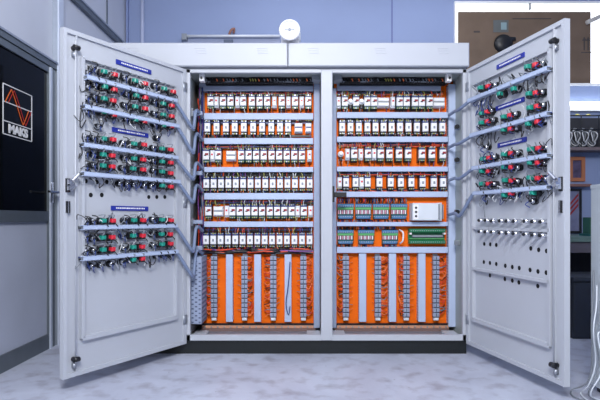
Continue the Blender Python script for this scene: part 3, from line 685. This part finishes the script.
def switch_proto(color):
    e = empty('push_button'); 
    g = MB(); g.cyl((0,0,0),(0,-.012,0),.019, BLACK, 16); g.build('fixing_ring', e, smooth=False)
    g = MB(); g.box(-.018,.018,-.030,-.010,-.019,.017, BLACK, .003); g.box(-.018,.012,-.048,-.030,-.018,-.006,BLACK,.003); g.build('holder', e)
    g = MB(); g.box(-.014,.014,-.056,-.030,-.010,.013, color, .005); g.box(-.009,.010,-.030,-.010,-.0,.016,color,.002)
    g.cyl((-.004,-.045,.012),(-.004,-.045,.0155),.005,STEEL,8)
    g.build('contact_block', e)
    g = MB(); g.tube([(.008,-.05,-.012),(.014,-.062,-.026),(.03,-.045,-.032)],.003,WK,5); g.build('wire', e)
    g = MB(); g.tube([(-.008,-.05,.014),(-.004,-.06,.032),(-.03,-.04,.03)],.003,WG,5); g.build('wire', e)
    return Proto(e)
def lamp_proto():
    e = empty('indicator_lamp')
    g = MB(); g.cyl((0,0,0),(0,-.010,0),.018, BLACK, 16); g.build('fixing_ring', e)
    g = MB(); g.cyl((0,-.010,0),(0,-.036,0),.013, CHROME, 16, .0115); g.build('lamp_body', e, smooth=True)
    g = MB(); g.cyl((0,-.036,0),(0,-.044,0),.008, BLACK, 12); g.build('terminal_cap', e)
    g = MB(); g.tube([(.004,-.042,.002),(.0,-.06,.022),(-.02,-.04,.03)],.003,WK,5); g.build('wire', e)
    g = MB(); g.tube([(-.004,-.042,-.002),(-.016,-.055,-.018),(.0,-.04,-.034)],.003,WB,5); g.build('wire', e)
    return Proto(e)
def peg_proto():
    e = empty('indicator_lamp')
    g = MB(); g.cyl((0,0,0),(0,-.006,0),.0155, WW, 16); g.build('fixing_ring', e)
    g = MB(); g.cyl((0,-.006,0),(0,-.052,0),.0125, CHROME, 16, .0115); g.build('lamp_body', e, smooth=True)
    g = MB(); g.cyl((0,-.052,0),(0,-.060,0),.0095, BLACK, 12, .007); g.build('terminal_cap', e)
    return Proto(e)
gp, rp, lp, pp = switch_proto(GREEN), switch_proto(RED), lamp_proto(), peg_proto()
def put(pr, D, x, y, n, label, cat, group, tilt=0.):
    a, z = D.px(x, y, n); o = pr.place(D.pt(a, z, -.0015), D.er, tilt); return tag(o, label, cat, group)
# each entry: (row description, [(green, red) or None for free-edge/middle/hinge]) in image order
rowsL = [
 ('above the topmost rail', [((105,72),(115.5,75)),((136,81),(146,84)),((165,89),(174,92))]),
 ('below the topmost rail', [((105.5,87),(115,90)),((137,96),(146,98)),((164,104),(172.5,106))]),
 ('above the second rail', [((105,99),(114,101)),((136,107),(146,109)),((164,115),(172.5,116.5))]),
 ('below the second rail', [((104,112),(114.5,115)),((136,120),(145,121.5)),((164,125.5),(172,126.5))]),
 ('above the third rail', [((104.5,139),(114,140)),((135,144),(145,145)),((163,149),(171.5,150))]),
 ('below the third rail', [((104,155),(113,156)),((135,159),(144,160)),((163,162),(171.5,163))]),
 ('above the fourth rail', [((104,166),(113,167)),((134,169),(144,170)),((163,172),(171.5,173.5))]),
 ('below the fourth rail', [None,None,((163,186),(171.5,187))]),
 ('above the fifth rail', [((104,221),(113.5,221)),((135,220.5),(144,220.5)),((163,220),(172,220.5))]),
 ('below the fifth rail', [((103.5,238),(113,237.5)),((134,236),(143.5,236)),((162.5,234.5),(171,234.5))]),
 ('above the bottom rail', [((104,250),(113,249.5)),((134,247.5),(143,247)),((163,244.5),(171.5,244)) ]),
 ('below the bottom rail', [None,((134,260),(143,259)),None])]
colL = ['nearest the free edge', 'middle group', 'nearest the hinges']
for rd, units in rowsL:
    for ui, u in enumerate(units):
        if not u: continue
        (gx, gy), (rx, ry) = u; gr = 'switches on the left door'
        put(gp, DL, gx, gy, .045, 'green contact block, %s, %s, left door' % (colL[ui], rd), 'switch', gr)
        put(rp, DL, rx, ry, .045, 'red contact block, %s, %s, left door' % (colL[ui], rd), 'switch', gr)
        lx = gx-(rx-gx)*1.15; ly = gy-(ry-gy)*1.15
        put(lp, DL, lx, ly, .02, 'silver lamp holder, %s, %s, left door' % (colL[ui], rd), 'lamp holder', 'lamp holders on the left door')
# lamp holders without switches, left door
extra = [(88,73,'nearest the free edge, above the topmost rail'),(88,87,'nearest the free edge, below the topmost rail'),(87,98,'nearest the free edge, above the second rail'),(87,111,'nearest the free edge, below the second rail'),(86,137,'nearest the free edge, above the third rail'),(86,153,'nearest the free edge, below the third rail'),(86,167,'nearest the free edge, above the fourth rail'),(86,222,'nearest the free edge, above the fifth rail'),(86,237,'nearest the free edge, below the fifth rail'),(86,251,'nearest the free edge, above the bottom rail')]
for x, y, s in extra: put(lp, DL, x, y, .02, 'outermost silver lamp holder, %s, left door' % s, 'lamp holder', 'lamp holders on the left door')
for i, (x, y) in enumerate(((120,183.5),(127,184),(134,184.5),(144,185.5),(151,186))): put(lp, DL, x, y, .02, 'bare silver lamp holder, %s from left below the fourth rail, left door' % ORD[i], 'lamp holder', 'lamp holders on the left door')
for i, (x, y) in enumerate(((92,266),(101,265),(111,264),(122,262))): put(lp, DL, x, y, .02, 'bare silver lamp holder, %s from the left below the bottom rail, left door' % ORD[i], 'lamp holder', 'lamp holders on the left door')
for i, (x, y) in enumerate(((157,256),(164,255.5),(171,255))): put(lp, DL, x, y, .02, 'bare silver lamp holder below the bottom rail near the hinges, %s from left' % ORD[i], 'lamp holder', 'lamp holders on the left door')
for i, (x, y) in enumerate(((99,126.5),(157,138))): put(lp, DL, x, y, .02, 'hanging silver lamp holder %s the second blue name strip, left door' % ('left of','right of')[i], 'lamp holder', 'lamp holders on the left door')

rowsR = [
 ('above the topmost rail', [((479.5,88),(487.5,86.5)), None, ((526.5,67),(535,65))]),
 ('below the topmost rail', [((481,113.5),(486.5,112)), None, ((528,94),(535.5,93))]),
 ('above the second rail', [((480.5,123),(487,121.5)),((503,117),(509.5,115.5)),((529,108),(536.5,106.5))]),
 ('below the second rail', [None,((503,130),(510,129)),((527.5,124),(537,122))]),
 ('above the third rail', [((482,159),(488.5,158)),((503,154.5),(510.5,153.5)),((529.5,149.5),(538,148.5))]),
 ('below the third rail', [((481,171.5),(488,171.5)),((503.5,167.5),(511,167.5)),((529.5,163),(537.5,163))]),
 ('above the bottom rail', [((481,184),(488,184)),((504,180.5),(511,181)),((529,178),(537.5,178.5))]),
 ('below the bottom rail', [None,((503.5,195.5),(510.5,193.5)),None])]
colR = ['nearest the hinges', 'middle group', 'nearest the free edge']
for rd, units in rowsR:
    for ui, u in enumerate(units):
        if not u: continue
        (gx, gy), (rx, ry) = u; gr = 'switches on the right door'
        put(gp, DR, gx, gy, .045, 'green contact block, %s, %s, right door' % (colR[ui], rd), 'switch', gr)
        put(rp, DR, rx, ry, .045, 'red contact block, %s, %s, right door' % (colR[ui], rd), 'switch', gr)
        put(lp, DR, rx+(rx-gx)*.95, ry+(ry-gy)*1.0, .02, 'dark lamp holder, %s, %s, right door' % (colR[ui], rd), 'lamp holder', 'lamp holders on the right door')
for x, y, s in ((499,94,'left of two lone green blocks below the topmost rail, right door'),(513,89,'right of two lone green blocks below the topmost rail, right door'),(532,193,'lone green block below the bottom rail, right door')):
    put(gp, DR, x, y, .045, s, 'switch', 'switches on the right door')
for i, (x, y) in enumerate(((489,196),(533,201),(487,147))): put(lp, DR, x, y, .02, ('bare silver lamp holder below the left end of the bottom rail, right door','silver lamp holder inside a wire loop under the lone green block','hanging silver lamp holder beside the lowest blue name strip, right door')[i], 'lamp holder', 'lamp holders on the right door')
for r, (ys, lab) in enumerate((((220.3,220.5,221,220.8,221,221.3,221.2,221.5,221.8),'upper'), ((231.4,231.8,232,232.8,233.2,233.6,234.4,235,235.6),'lower'))):
    for i, x in enumerate((483.6,489.8,496,504.2,511.2,518.4,529,537.4,545.6)):
        put(pp, DR, x, ys[i], .02, 'silver indicator holder, %s from left in the %s bare row, right door' % (ORD[i], lab), 'lamp holder', 'bare lamp holders on the right door')

# wiring along each rail, with loops between the switches
def rail_wires(D, p, q, ord_, seed, gaps=()):
    random.seed(seed)
    P, Q = D.px(*p, n=.05), D.px(*q, n=.05); zc = (P[1]+Q[1])/2; a0, a1 = min(P[0], Q[0])+.04, max(P[0], Q[0])
    g = MB()
    for k in range(6):
        pts = [D.pt(a0+(a1-a0)*t/9, zc+random.uniform(-.009,.009), .012+random.uniform(0,.012)) for t in range(10)]
        g.tube(pts, .0035, random.choice((WK,WK,WG,WB)), 5, 2)
    n = 34
    for k in range(n):
        a = a0+(a1-a0)*(k+random.random())/n; up = k % 2 == 0
        s = 1 if up else -1; L = random.uniform(.03,.085)
        b2 = a+random.uniform(-.04,.04)
        g.tube([D.pt(a, zc+s*.008, .022), D.pt((a+b2)/2+random.uniform(-.02,.02), zc+s*L*.6, .038+random.uniform(-.02,.015)), D.pt(b2, zc+s*L, random.uniform(.02,.05)), D.pt(b2+random.uniform(-.02,.02), zc+s*L*.6, .02)], random.choice((.0022,.003)), random.choice((WK,WK,WK,WK,WG,WG,WG,WB,WW)), 5, 3)
    tag(recenter(g.build('switch_wiring', smooth=True)), 'dark looped wires along the %s rail on the %s door' % (ord_, D.side), 'wires', None, 'stuff')
for i, r in enumerate(railsL): rail_wires(DL, *r, ORD[i], 40+i)
for i, r in enumerate(railsR): rail_wires(DR, *r, ORD[i], 60+i)
# hanging loops seen on the doors
def lead(pts, r, m, label, D=None, n=.03):
    g = MB(); P = [D.at(x, y, n) for x, y in pts]; g.tube(P, r, m, 6, 4); tag(recenter(g.build('hanging_lead', smooth=True)), label, 'wire')
lead([(530,188),(529,199),(532,204),(537,203),(539,196),(538,187)], .003, WK, 'black wire loop hanging below the bottom rail of the right door', DR)
lead([(483,192),(484,205),(485,217)], .003, WG, 'thin grey lead hanging from the bottom rail to the bare lamp holders', DR)
lead([(155,127),(155,134),(157,141),(160,139)], .003, WK, 'black lead hanging right of the second blue strip, left door', DL)
lead([(93,114),(92,122),(97,129),(101,126)], .003, WG, 'grey lead hanging left of the second blue strip, left door', DL)
lead([(83,102),(80,118),(81,128),(86,120)], .003, WK, 'dark lead looping at the free edge of the second rail, left door', DL)
# loops dangling beside the upper rows of the right door
random.seed(77); g = MB()
for k in range(14):
    x = random.choice((random.uniform(478,494), random.uniform(524,544))); y = (101-(x-480)*.5)
    P = [DR.at(x, y, .03), DR.at(x+random.uniform(-3,3), y+8, .05), DR.at(x+random.uniform(-3,3), y+14, .04), DR.at(x+random.uniform(-3,3), y+8, .03)]
    g.tube(P, .003, random.choice((WK,WK,WG,WB)), 5, 3)
for k in range(8):
    x = random.uniform(480,492); y = 140-(x-480)*.3
    P = [DR.at(x, y-5, .03), DR.at(x+random.uniform(-2,2), y+3, .05), DR.at(x+random.uniform(-2,2), y+8, .04)]
    g.tube(P, .003, random.choice((WK,WK,WG)), 5, 3)
tag(recenter(g.build('switch_wiring', smooth=True)), 'loose wire loops dangling below the top two rails of the right door', 'wires', None, 'stuff')

# ------------------------------------------------------------ flexible conduits door to cabinet
def conduit(P, r, label):
    g = MB(); g.tube(P, r, COND, 8, 5)
    e = g.build('cable_conduit', smooth=True); recenter(e); tag(e, label, 'conduit', 'conduits between doors and cabinet')
for i, (p, q) in enumerate(railsL):
    a, z = RL[i][0], RL[i][1]; x = DL.H.x
    drop = .145 if i in (0,1) else .12 if i in (2,3) else .16
    conduit([DL.pt(a+.02, z, .04), DL.pt(a-.02, z-.03, .042), Vector((x+.045, YF-.035, z-drop)), Vector((x+.045, YF+.03, z-drop*.9)), Vector((x+.05, YF+.06, z-drop*.2)), Vector((x+.055, YF+.12, z-.01)), Vector((x+.07, YF+.2, z-.04))], .011, 'grey conduit from the %s rail of the left door into the cabinet' % ORD[i])
for i, (p, q) in enumerate(railsR):
    a, z = RR[i][0], RR[i][1]; x = DR.H.x
    drop = (.03, .03, .05, .13)[i]
    conduit([DR.pt(a+.02, z, .04), DR.pt(a-.02, z-.008, .042), Vector((x-.05, YF-.03, z-drop)), Vector((x-.05, YF+.05, z-drop)), Vector((x-.045, YF+.12, z-drop+.01)), Vector((x-.06, YF+.2, z-drop+.0))], .011, 'grey conduit from the %s rail of the right door into the cabinet' % ORD[i])
for i, y in enumerate((113, 173, 222, 248)):
    g = MB(); Yk = 3.52; g.box(HL+.003, PX(202,Yk), Yk, Yk+.03, PZ(y+2,Yk), PZ(y-2,Yk), DUCTD, .003); g.box(HL+.003, HL+.02, Yk-.03, Yk+.05, PZ(y+4,Yk), PZ(y-4,Yk), STEEL)
    part(g, 'wall_bracket')
for i, y in enumerate((127, 160, 212, 243)):
    g = MB(); Yk = 3.52; g.box(PX(455.5,Yk), HR-.003, Yk, Yk+.03, PZ(y+2.5,Yk), PZ(y-2.5,Yk), DUCTD if i != 3 else INNER, .003); g.cyl((PX(456.5,Yk), Yk-.02, PZ(y,Yk)), (PX(456.5,Yk), Yk, PZ(y,Yk)), .016, BLACK if i < 3 else STEEL, 12)
    part(g, 'wall_bracket')

# ------------------------------------------------------------ things on the back wall
# tube light fixture, left
Yt = YB-.06
e = empty('tube_light', (PX(231,Yt), YB, PZ(37.5,Yt))); W = 49*Yt/F
g = MB(); g.box(-W, W, -.035, 0, -.045, .012, mat('fixture_grey', srgb(150,160,190), .4), .004); g.build('batten', e)
g = MB(); g.cyl((-W+.03, -.065, .012), (W, -.065, .012), .0135, mat('unlit_tube', srgb(222,226,236), .3), 14); g.build('tube', e, smooth=True)
g = MB(); g.box(-W, -W+.05, -.085, 0, -.03, .032, GREY, .004); g.build('end_cap', e)
g = MB(); g.box(-.07, .02, -.07, -.035, -.055, -.02, mat('choke_grey', srgb(84,96,120), .5), .004); g.build('choke', e)
g = MB(); g.tube([(-.02,-.05,.03),(0,-.06,.07),(.03,-.05,.09),(.02,-.03,.05)], .012, mat('brown_tape', srgb(150,104,90), .6), 8); g.build('tape', e, smooth=True)
tag(e, 'unlit tube light on the blue back wall above the cabinet', 'light')

# blocked window with cardboard, right
WFR = mat('window_white', srgb(250,250,250), .4, var=.01)
x0, x1, z0, z1 = PX(455,YB), 3.1, PZ(84,YB), PZ(4.5,YB)
g = MB()
g.box(x0-.012, x1, YB-.03, YB, z1, z1+.02, WFR); g.box(x0-.012, x0, YB-.03, YB, z0, z1, WFR); g.box(x1, x1+.03, YB-.03, YB, z0, z1+.02, WFR); g.box(x0-.012, x1, YB-.03, YB, z0-.02, z0, WFR)
g.box(PX(529,YB)-.006, PX(529,YB)+.006, YB-.03, YB-.008, z1-.06, z1, mat('frame_joint', srgb(120,124,130), .5))
wn = struct(g.build('window_1'))
g = MB(); g.box(x0, x1, YB-.008, YB-.001, z0, z1, mat('daylight_pane', (.9,.95,1.), .3, emit=((.93,.97,1.), 1.5))); g.build('window_pane', wn)
e = empty('cardboard_sheet', ((x0+PX(592,YB))/2, YB-.015, z0-.01)); tag(e, 'brown cardboard sheet blocking the white window frame', 'cardboard')
cw = (PX(592,YB)-x0)/2-.025
g = MB(); g.box(-cw, cw, -.006, .006, 0, z1-z0-.07, BROWN); g.build('sheet', e)
g = MB(); cx0 = (x0+PX(592,YB))/2; 
def cb(x, y): return PX(x,YB)-cx0, PZ(y,YB)-(z0-.01)
for dx in (-3.2, 3.2):
    x, z = cb(585+dx*.6, 46); g.box(x-.006, x+.006, -.008, -.006, z-.05, z+.05, INK)
    g.quadset([(x-.022,-.008,z+.045),(x+.022,-.008,z+.045),(x,-.008,z+.085),(x-.022,-.006,z+.045),(x+.022,-.006,z+.045),(x,-.006,z+.085)], [(0,1,2),(5,4,3),(0,3,4,1),(1,4,5,2),(2,5,3,0)], INK)
x, z = cb(585, 53); g.box(x-.05, x+.05, -.008, -.006, z-.006, z+.003, INK)
x, z = cb(476, 32.5); g.box(x-.03, x+.03, -.008, -.006, z-.008, z+.008, INK)
x, z = cb(540, 19.5); g.box(x-.28, x+.1, -.008, -.006, z-.004, z+.004, INK)
g.build('printed_marks', e)
g = MB(); x, z = cb(500, 27); g.box(x-.075, x+.075, -.009, -.006, z-.06, z+.06, mat('faded_sticker', srgb(96,100,100), .6)); g.box(x-.0, x+.055, -.011, -.009, z-.035, z+.035, mat('sticker_blue', srgb(134,158,164), .5)); g.build('sticker', e)
g = MB(); g.dome((PX(504.5,YB-.05), YB-.022, PZ(43,YB-.05)), .095, (0,-1,0), BLACK, .5, 28, 8); g.box(PX(504,YB-.05), PX(516,YB-.05), YB-.05, YB-.02, PZ(42,YB), PZ(38.5,YB), BLACK, .004)
tag(recenter(g.build('rubber_cap', smooth=True)), 'black round domed cap in front of the brown cardboard, beside the door top', 'cap')
g = MB(); g.tube([(PX(583,YB),YB-.06,PZ(25,YB)),(PX(592,YB),YB-.07,PZ(21,YB)),(PX(603,YB),YB-.06,PZ(16,YB))], .02, mat('grey_stick', srgb(196,192,188), .5), 8)
tag(recenter(g.build('short_stick', smooth=True)), 'pale stick end poking across the cardboard at the right', 'stick')

# lit tube light, right
Yt = YB-.08
e = empty('tube_light', (2.95, YB, PZ(107,Yt))); tag(e, 'glowing tube light on the back wall below the cardboard', 'light')
g = MB(); g.box(-.55, .25, -.045, 0, -.03, .03, WFR, .004); g.build('batten', e)
g = MB(); g.cyl((-.5,-.075,.035), (.25,-.075,.035), .016, mat('lit_tube', (1,1,1), .3, emit=((.88,.95,1.), 9.)), 14); g.build('tube', e, smooth=True)
g = MB(); g.box(-.55, -.34, -.09, 0, -.035, -.015, BLACK, .004); g.build('end_cap', e)
# wall rack with coiled wire, shelf, pictures
DKW = mat('dark_shelf', srgb(44,44,50), .6); 
Yk = YB-.2; 
e = empty('wall_rack', (2.95, YB, PZ(147,Yk))); tag(e, 'dark wall rack under the glowing tube light', 'rack')
g = MB(); g.box(-.45, .24, -.02, 0, 0, .31, DKW); g.build('back_panel', e)
g = MB(); g.box(-.45, .24, -.2, -.02, -.03, 0, mat('brown_shelf', srgb(116,104,108), .6)); g.build('shelf', e)
g = MB()
for z in (.3, .17): g.tube([(-.44,-.02,z),(-.44,-.19,z),(.23,-.19,z)], .007, BLACK, 6, 0)
for k in range(5): g.cyl((-.44+k*.167,-.19,0), (-.44+k*.167,-.19,.3), .005, BLACK, 6)
g.build('wire_guard', e)
for i, x in enumerate((571.5, 580, 588, 597)):
    g = MB(); cxx = PX(x, Yk)
    for k in range(5):
        pts = []; rr = .052-.005*k
        for q in range(17):
            t = 2*math.pi*q/16; pts.append((rr*math.cos(t)*.75, .02*math.sin(2*t+k)-.012*k, rr*math.sin(t)*1.7+.1))
        g.tube(pts, .006, (WG, WW, WG, WK, WW)[k], 6, 2)
    o = g.build('wire_coil', loc=(cxx, YB-.1, PZ(146.5,Yk)), smooth=True); tag(o, 'coiled grey wire in the dark wall rack, %s from the left' % ORD[i], 'wire coil', 'wire coils in the wall rack')
for i, x in enumerate((583, 594)):
    g = MB(); g.dome((0,0,0), .025, (0,0,1), mat('yellow_knob', srgb(190,180,70), .5), .8, 14, 5); o = g.build('yellow_cap', loc=(PX(x,Yk), YB-.1, PZ(146.5,Yk)+.31), smooth=True); tag(o, 'small yellow cap on the wall rack, %s' % ('left one','right one')[i], 'cap')
def picture(x0, x1, y0, y1, fm, im, label, w=.03):
    X0, X1, Z0, Z1 = PX(x0,YB), PX(x1,YB), PZ(y1,YB), PZ(y0,YB)
    e = empty('picture_frame', ((X0+X1)/2, YB, Z0)); W = (X1-X0)/2; H = Z1-Z0
    g = MB()
    for b in ((-W,W,0,w),(-W,W,H-w,H),(-W,-W+w,w,H-w),(W-w,W,w,H-w)): g.box(b[0], b[1], -.025, 0, b[2], b[3], fm)
    g.build('frame', e); g = MB(); g.box(-W+w, W-w, -.012, 0, w, H-w, im); g.build('picture', e); tag(e, label, 'picture'); return e, W, H
ORW = mat('orange_wood', srgb(176,112,78), .5)
picture(568, 584, 157, 181.5, ORW, mat('dark_picture', srgb(84,74,104), .5, var=.5, scale=14), 'orange wooden picture frame on the blue wall below the rack', .035)
g = MB(); g.box(PX(560,YB), PX(586,YB), YB-.1, YB, PZ(187,YB), PZ(184.5,YB), mat('brown_ledge', srgb(128,92,86), .6)); tag(recenter(g.build('wall_ledge')), 'short brown ledge under the orange picture frame', 'shelf')
e, W, H = picture(566, 580.5, 189, 233, BLACK, mat('grey_picture', srgb(120,124,156), .5, var=.2), 'tall black-framed picture on the wall below the brown ledge', .02)
g = MB(); bar_pts = ((-W*.6,H*.45),(W*.5,H*.85))
for q in range(3):
    z = H*.5+q*.05; g.quadset([(-W*.6,-.016,z-.05),(W*.6,-.016,z+.05),(W*.6,-.016,z+.075),(-W*.6,-.016,z-.025),(-W*.6,-.012,z-.05),(W*.6,-.012,z+.05),(W*.6,-.012,z+.075),(-W*.6,-.012,z-.025)], [(0,1,2,3),(7,6,5,4),(0,4,5,1),(1,5,6,2),(2,6,7,3),(3,7,4,0)], DRED)
g.build('red_stripes', e)
g = MB(); g.box(PX(583,YB), PX(589.5,YB), YB-.02, YB, PZ(235,YB), PZ(225,YB), mat('socket_plate', srgb(160,176,216), .5), .004); tag(recenter(g.build('wall_socket')), 'pale wall socket beside the black-framed picture', 'socket')

# workbench, with the shade underneath built from dark shapes
e = empty('workbench', (2.35, 4.6, 0)); tag(e, 'dark workbench with a greenish top behind the right door', 'workbench')
g = MB(); g.box(-.95, .8, -.35, .35, .69, .73, mat('bench_top', srgb(92,116,112), .5, var=.1)); g.build('bench_top', e)
g = MB(); g.box(-.93, .78, -.33, .33, .60, .69, mat('bench_apron', srgb(84,80,92), .6)); g.build('apron', e)
for sx_ in (-.9, .74):
    for sy_ in (-.31, .3):
        g = MB(); g.box(sx_, sx_+.05, sy_-.02, sy_+.03, 0, .6, DKW); g.build('leg', e)
g = MB(); g.box(-.85, .74, .26, .29, .02, .6, DKW); g.build('shade_board', e)  # dark board added to stand for the shade below the top
g = MB(); g.box(-.12, .12, -.08, .08, 0, .02, TEAL); g.box(-.1, .1, -.06, .06, .02, .16, mat('dark_green_tin', srgb(38,84,70), .5), .01); g.cyl((0,0,.16),(0,0,.18),.03,BLACK,14)
o = g.build('storage_tin', loc=(PX(598,4.5), 4.5, .73)); tag(o, 'dark green tin on the workbench behind the grey machine', 'tin')
e = empty('bench_shade_block', (2.3, 4.0, 0)); tag(e, 'dark blue-grey block added for the shade beneath the workbench edge', 'box')  # dark block added in place of the shade under the bench
DB = mat('bench_shade_dark', srgb(36,42,54), .6)
g = MB(); g.box(-.3, .45, -.2, .2, 0, .42, DB, .01); g.build('body', e)
g = MB(); g.box(-.31, .46, -.21, .21, .42, .45, DB, .004); g.build('lid', e)

# pale machine cabinet at the right edge
e = empty('machine_cabinet', (1.9, 2.33, 0)); tag(e, 'pale grey steel cabinet at the right edge of the photo', 'cabinet')
PG = mat('pale_grey_paint', srgb(200,208,216), .5, var=.03)
g = MB(); g.box(-.40, .4, -.35, .35, .03, 1.035, PG, .008); g.build('body', e)
g = MB(); g.box(-.402, .402, -.352, .352, 1.035, 1.055, PG, .006); g.build('top_cover', e)
g = MB(); g.box(-.38, .38, -.33, .33, 0, .03, BLACK); g.build('foot_plinth', e)
g = MB(); g.box(-.403, -.40, -.25, .25, .12, .95, mat('pale_grey_panel', srgb(192,200,212), .5)); g.build('side_panel', e)
# loose white cables hanging down its side onto the floor
for i in range(4):
    g = MB(); random.seed(90+i); Yc = 2.60-.05*i; X0 = 1.485-.012*i
    pts = [(X0, Yc+.03, .62-.07*i), (X0-.02, Yc, .50-.05*i), (X0-.045-.006*i, Yc-.03, .34), (X0-.035, Yc-.02, .18), (X0-.05-.01*i, Yc, .06), (X0-.10+.03*i, Yc+.05, .009), (X0-.14+.05*i, Yc-.06, .009), (X0-.06, Yc-.16, .009), (X0-.0, Yc-.05, .02)]
    g.tube(pts, .0036, (WG, FACE2, WG, FACE2)[i], 6, 4)
    o = recenter(g.build('loose_cable', smooth=True)); tag(o, ('grey cable hanging nearest the door','pale grey cable hanging second from the door','mid grey cable hanging third from the door','pale cable hanging farthest from the door')[i]+' down the pale grey cabinet', 'cable', 'cables hanging on the pale grey cabinet')
# ------------------------------------------------------------ light, camera, view
def area(name, loc, size, energy, color, rot=(0,0,0), sy=None):
    l = bpy.data.lights.new(name, 'AREA'); l.shape = 'RECTANGLE'; l.size = size; l.size_y = sy or size; l.energy = energy; l.color = color
    o = bpy.data.objects.new(name, l); col.objects.link(o); o.location = loc; o.rotation_euler = rot; return o
area('key_lamp', (-.1, -.5, 2.95), 1.0, 150, (.97,.98,1.), (math.radians(63),0,0), .7)
area('ceiling_lamp_middle', (.0, 2.0, 3.25), 2.2, 11, (.94,.96,1.), (0,0,0), .6)
area('ceiling_lamp_back', (.6, 4.4, 3.25), 2.6, 15, (.93,.96,1.), (0,0,0), .5)
w = bpy.data.worlds.new('world'); w.use_nodes = True; bpy.context.scene.world = w
w.node_tree.nodes['Background'].inputs[0].default_value = (.86,.92,1.,1); w.node_tree.nodes['Background'].inputs[1].default_value = .45
cam = bpy.data.cameras.new('camera'); cam.sensor_width = 36; cam.lens = F/600*36; cam.shift_y = (HY-200)/600; cam.clip_start = .05
co = bpy.data.objects.new('camera', cam); col.objects.link(co); co.location = (0, 0, CZ); co.rotation_euler = (math.pi/2, 0, 0)
sc = bpy.context.scene; sc.camera = co
sc.view_settings.view_transform = 'Standard'; sc.view_settings.look = 'None'; sc.view_settings.gamma = 1; sc.view_settings.use_curve_mapping = False
sc.view_settings.exposure = -0.05
